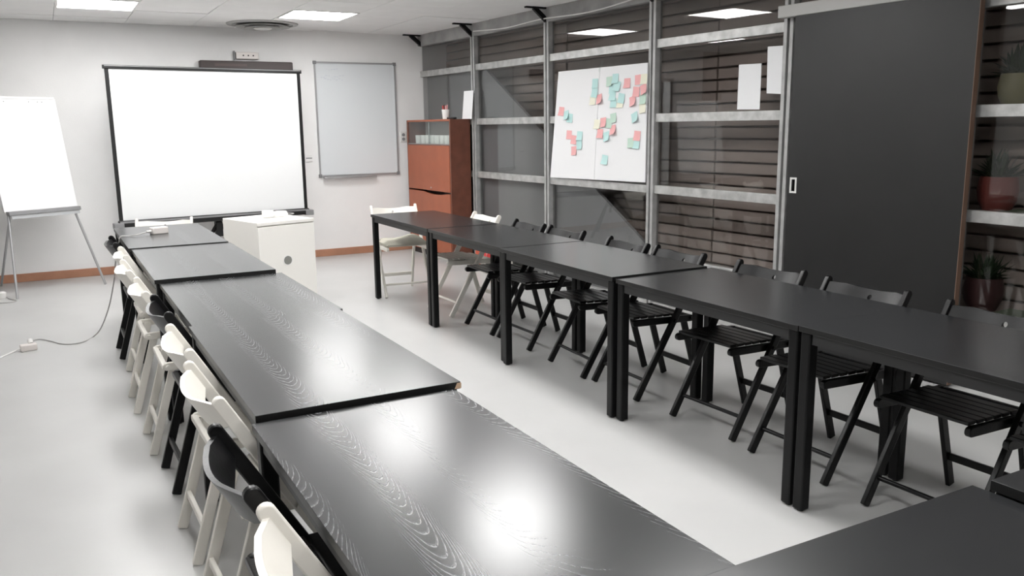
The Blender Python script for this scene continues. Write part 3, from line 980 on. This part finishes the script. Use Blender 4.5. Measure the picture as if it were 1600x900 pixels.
# ------------------------------------------------------------------ white pedestal cabinet
ZP = .735
pl_, pr_ = on_z((402.5, 349), ZP), on_z((490, 340.5), ZP)
pa_ = math.atan2(pr_.y - pl_.y, pr_.x - pl_.x)
pw = (pr_ - pl_).length
pc = empty('pedestal_cabinet', ((pl_.x + pr_.x) / 2, (pl_.y + pr_.y) / 2, 0), pa_)
tag(pc, 'white pedestal cabinet with a round grey disc on its front', 'cabinet')
pd = .60
obj('body', box(BM(), -pw / 2, pw / 2, .02, pd, .03, ZP), M_WCAB, pc, bevel=.005)
obj('top_panel', box(BM(), -pw / 2 - .001, pw / 2 + .001, -.001, .04, ZP - .028, ZP + .001), M_WCAB, pc, bevel=.004)
fd = obj('front_door', box(BM(), -pw / 2, pw / 2, .0, .022, .04, ZP - .036), M_WCAB, pc, bevel=.003)
d = on_y((449.5, 406.5), (pl_.y + pr_.y) / 2)
lx = (d - pc.location).to_2d().dot(Vector((math.cos(pa_), math.sin(pa_))))
obj('round_disc', cyl(BM(), (lx, -.004, d.z), (lx, .004, d.z), .036, 24), M_DOT, fd)
rm = BM(); lathe(rm, [(.0365, -.005), (.044, -.005), (.044, .004), (.0365, .004)], 24, Matrix.Translation((lx, 0, d.z)) @ Matrix.Rotation(PI / 2, 4, 'X'), close=True)
obj('disc_rim', rm, M_WHTPL, fd)
obj('plinth', box(BM(), -pw / 2 + .02, pw / 2 - .02, .04, pd - .02, 0, .035), M_GREYPL, pc)
# small white device with cable lying on the pedestal
dv = on_z((433, 335), ZP + .02)
de = empty('handset', (dv.x, dv.y, ZP), pa_ + .1)
tag(de, 'small white plastic device with thin cable on the pedestal cabinet', 'device')
b = BM(); lathe(b, [(0, 0), (.9, .0), (1, .4), (.8, .9), (0, 1)], 20, Matrix.Translation((.02, 0, .001)) @ Matrix.Diagonal((.085, .055, .050, 1)))
obj('device_body', b, M_WHTPL, de)
b = BM(); box(b, -.135, -.05, -.028, .028, .002, .062)
obj('device_head', b, M_WHTPL, de, bevel=.006)
obj('cable', tube(BM(), smooth_path([(.085, 0, .012), (.15, .02, .006), (.22, .07, .006), (.21, .14, .006), (.12, .15, .006), (.03, .10, .006)]), .004, 6), M_CABLE, de)

# ------------------------------------------------------------------ brown storage cabinet by the partition
cs1 = 1.295
on_, zn_ = on_s((702.5, 186), cs1)
CZ = zn_
of = on_
# far end: where the front plane meets the pixel column of the far edge
d_ = ray((637, 250)); tt_ = (of + (W_O - CAM).dot(W_N)) / d_.dot(W_N)
cs0 = (CAM + d_ * tt_ - W_O).dot(W_S)
DEP = -of - .004
cab = empty('storage_cabinet')
cab.matrix_world = W_M @ Matrix.Translation((cs0, of, 0))
CW = cs1 - cs0
tag(cab, 'tall rust brown cabinet with a glazed top shelf by the partition', 'cabinet')
TK = .022
obj('side_panel', box(BM(), CW - TK, CW, 0, DEP, .07, CZ), M_RUSTD, cab, bevel=.004)
obj('side_panel', box(BM(), 0, TK, 0, DEP, .07, CZ), M_RUSTD, cab, bevel=.006)
obj('top_panel', box(BM(), TK, CW - TK, 0, DEP, CZ - TK, CZ), M_RUST, cab, bevel=.004)
obj('back_panel', box(BM(), TK, CW - TK, DEP - .012, DEP, .07, CZ - TK), mat('cabinet_back', (.50, .49, .48), .7), cab)
zs = on_wall((670, 226), of)[1]
obj('shelf', box(BM(), TK, CW - TK, .004, DEP - .012, zs - .012, zs), M_RUSTD, cab)
obj('bottom_panel', box(BM(), TK, CW - TK, 0, DEP - .012, .07, .07 + TK), M_RUST, cab)
obj('plinth', box(BM(), .02, CW - .02, .03, DEP - .01, 0, .07), M_BLKPL, cab)
mz = on_wall((672, 299), of)[1]
ud = obj('drop_door', box(BM(), TK + .003, CW - TK - .003, -.004, .016, mz + .012, zs - .010), M_RUST, cab, bevel=.003)
obj('lock', cyl(BM(), (CW * .56, -.009, mz + .045), (CW * .56, -.003, mz + .045), .010, 10), M_ALU, ud)
zt_d = mz - .006
notch = [(CW * (.92 - .56 * i / 12), -.004, zt_d - .022 * math.sin(PI * i / 12)) for i in range(13)]
ld = obj('lower_door', prism(BM(), [(TK + .003, -.004, .085), (CW - TK - .003, -.004, .085), (CW - TK - .003, -.004, zt_d)] + notch + [(TK + .003, -.004, zt_d)], (0, .020, 0)), M_RUST, cab)
obj('glass_door', box(BM(), TK, CW * .53, .010, .014, zs, CZ - TK), M_CLEAR, cab)
obj('glass_door', box(BM(), CW * .49, CW - TK, .018, .022, zs, CZ - TK), M_CLEAR, cab)
obj('glass_edge', box(BM(), CW * .49, CW * .50, .0165, .0235, zs, CZ - TK), M_ALU, cab)
obj('runner', box(BM(), TK, CW - TK, .006, .026, zs, zs + .010), M_GREYPL, cab)


def mug_meshes():
    b = BM()
    lathe(b, [(0, 0), (.034, 0), (.039, .01), (.041, .085), (.037, .085), (.035, .012), (0, .012)], 20)
    body = finish(b, 'mug_body', M_MUG)
    b = BM()
    tube(b, [(.038 + .026 * math.sin(PI * i / 8), 0, .07 - .05 * i / 8) for i in range(9)], .005, 8)
    return body, finish(b, 'mug_handle', M_MUG)


mb, mh = mug_meshes()
for k, (fs, fo, rz) in enumerate(((.15, .088, 1.2), (.27, .094, 2.0), (.38, .086, 1.4), (.49, .092, 2.2), (.60, .086, 1.1), (.71, .092, 1.7), (.815, .086, 2.1), (.92, .092, 1.6))):
    e = empty('mug')
    e.matrix_world = cab.matrix_world @ Matrix.Translation((CW * fs, min(fo, DEP - .07), zs + .0005)) @ Matrix.Rotation(rz, 4, 'Z') @ Matrix.Scale(1.2, 4)
    tag(e, 'white china mug standing behind the glass of the brown cabinet', 'mug', 'white mugs in the brown cabinet')
    obj('mug_body', mb, M_MUG, e)
    obj('handle', mh, M_MUG, e)

# things on top of the cabinet
s_c, _ = on_wall((696, 184), of + .1)
cup = empty('pen_cup')
cup.matrix_world = W_M @ Matrix.Translation((on_wall((696.5, 184), of + .09)[0], of + .09, CZ))
tag(cup, 'white cup holding red and pink pens on the brown cabinet', 'pen cup')
obj('cup', lathe(BM(), [(0, 0), (.034, 0), (.044, .105), (.040, .105), (.031, .008), (0, .008)], 20), M_MUG, cup)
for k, (dx, dy, mm, hh_) in enumerate(((.02, .006, M_PINK, .155), (.026, -.012, M_PINK, .145), (-.02, .0, M_RED, .15), (-.006, .014, M_BLKPL, .15), (.004, -.016, mat('brown_pen', (.09, .03, .02), .4), .155), (-.024, -.012, M_RED, .145))):
    obj('pen', cyl(BM(), (dx * .5, dy * .5, .012), (dx * 1.35, dy * 1.35, hh_), .0085, 8), mm, cup)
sp_, _ = on_wall((728, 170), of + .15)
a4 = obj('paper_sheet', box(BM(), -.105, .105, 0, .003, 0, .297), M_PAPER)
a4.matrix_world = W_M @ Matrix.Translation((on_wall((729, 170), -.07)[0] - .035, -.050, CZ)) @ Matrix.Rotation(-.10, 4, 'X')
tag(a4, 'white printed sheet propped upright on the brown cabinet', 'paper')
bo = obj('marker_case', box(BM(), -.08, .08, -.02, .02, 0, .02), M_BLKPL, bevel=.005)
bo.matrix_world = W_M @ Matrix.Translation((on_wall((705, 184), of + .06)[0] + .02, of + .055, CZ))
tag(bo, 'flat black case lying on the brown cabinet beside the pen cup', 'case')
fp = obj('paper_sheet', box(BM(), -.12, .10, -.04, .04, 0, .003), M_PAPER)
fp.matrix_world = W_M @ Matrix.Translation((on_wall((690, 185), of + .17)[0], of + .17, CZ))
tag(fp, 'white sheet lying flat behind the pen cup on the brown cabinet', 'paper')

# red and white carton on the floor beside the cabinet
rc = empty('carton', (3.93, 7.62, 0), -.05)
tag(rc, 'white carton with red spots on the floor beside the brown cabinet', 'carton')
obj('carton_body', box(BM(), -.13, .13, -.17, .17, 0, .34), mat('carton_card', (.55, .52, .47), .8), rc, bevel=.004)
obj('red_flap', box(BM(), -.134, -.129, .06, .17, .05, .34), M_ORANGE, rc)
for (yy, zz, r) in ((.0, .26, .035), (-.07, .20, .03), (-.10, .28, .025)):
    obj('red_spot', cyl(BM(), (-.134, yy, zz), (-.129, yy, zz), r, 16), M_RED, rc)
    obj('red_spot', cyl(BM(), (-.06 + yy, -.1735, zz), (-.06 + yy, -.1685, zz), r, 16), M_RED, rc)

# ------------------------------------------------------------------ power strip on the first table, cable to the floor adapter
ZT1 = .7495
p0_, p1_ = on_z((237, 367), ZT1), on_z((262, 364.5), ZT1)
an = math.atan2(p1_.y - p0_.y, p1_.x - p0_.x)
pst = empty('power_strip', ((p0_.x + p1_.x) / 2, (p0_.y + p1_.y) / 2 + .03, ZT1), an)
tag(pst, 'white power strip lying on the table nearest the projection screen', 'power strip')
ln_ = (p1_ - p0_).length
obj('strip_body', box(BM(), -ln_ / 2, ln_ / 2, -.03, .03, 0.0, .048), M_PINKPL, pst, bevel=.006)
obj('cable_relief', cyl(BM(), (-ln_ / 2 - .03, 0, .022), (-ln_ / 2 + .004, 0, .022), .009, 10), M_WHTPL, pst)
st = pst.location + Vector((-math.cos(an) * (ln_ / 2 + .028), -math.sin(an) * (ln_ / 2 + .028), .022))
m1 = on_y((178, 440), 6.40); m2 = on_y((170, 480), 6.45); m3 = on_y((158, 512), 6.53)
pts = [st, st + Vector((-.07, -.06, -.010)), Vector((.45, 6.39, ZT1 + .006)), Vector((.393, 6.37, ZT1 + .006)), Vector((.378, 6.37, .70)), on_y((180, 415), 6.385), m1, m2, m3]
fl = [on_z(u, .005) for u in ((146, 526), (130, 534), (112, 537.5), (95, 537), (80, 533), (62, 530), (50, 533), (45, 539))]
b = BM(); tube(b, smooth_path(pts + fl, 5), .0042, 6)
tag(obj('power_cable', b, M_CABLE), 'thin grey cable hanging from the table to the floor adapter', 'cable')
q0, q1 = on_z((32, 551), 0.0), on_z((58, 547), 0.0)
an2 = math.atan2(q1.y - q0.y, q1.x - q0.x)
ad = empty('extension_block', ((q0.x + q1.x) / 2, (q0.y + q1.y) / 2 + .03, 0), an2)
tag(ad, 'white extension socket block lying on the grey floor', 'extension socket')
l2 = (q1 - q0).length
obj('block_body', box(BM(), -l2 / 2, l2 / 2, -.03, .03, .0, .045), M_PINKPL, ad, bevel=.007)
obj('plug', cyl(BM(), (.02, .02, .04), (.02, .045, .062), .017, 12), M_WHTPL, ad)
b = BM(); tube(b, smooth_path([ad.matrix_basis @ Vector((-l2 / 2, 0, .02)), on_z((20, 550), .006), on_z((0, 559), .005), on_z((-60, 585), .005), on_z((-160, 600), .005)], 5), .0055, 6)
tag(obj('power_cable', b, M_WHTPL), 'white cable running from the floor extension block', 'cable')
pg = empty('plug', on_z((4, 466), 0.0))
pg.location.z = 0
tag(pg, 'round white plug with cord on the floor by the flip chart', 'plug')
b = BM(); lathe(b, [(0, 0), (.03, .0), (.038, .02), (.034, .05), (.02, .062), (0, .064)], 18)
obj('plug_body', b, M_WHTPL, pg)
o_ = pg.location
obj('cord', tube(BM(), smooth_path([Vector((.03, 0, .01)), on_z((15, 467), .005) - o_, on_z((26, 470), .005) - o_, on_z((10, 473), .005) - o_, on_z((-20, 474), .005) - o_]), .004, 6), M_CABLE, pg)
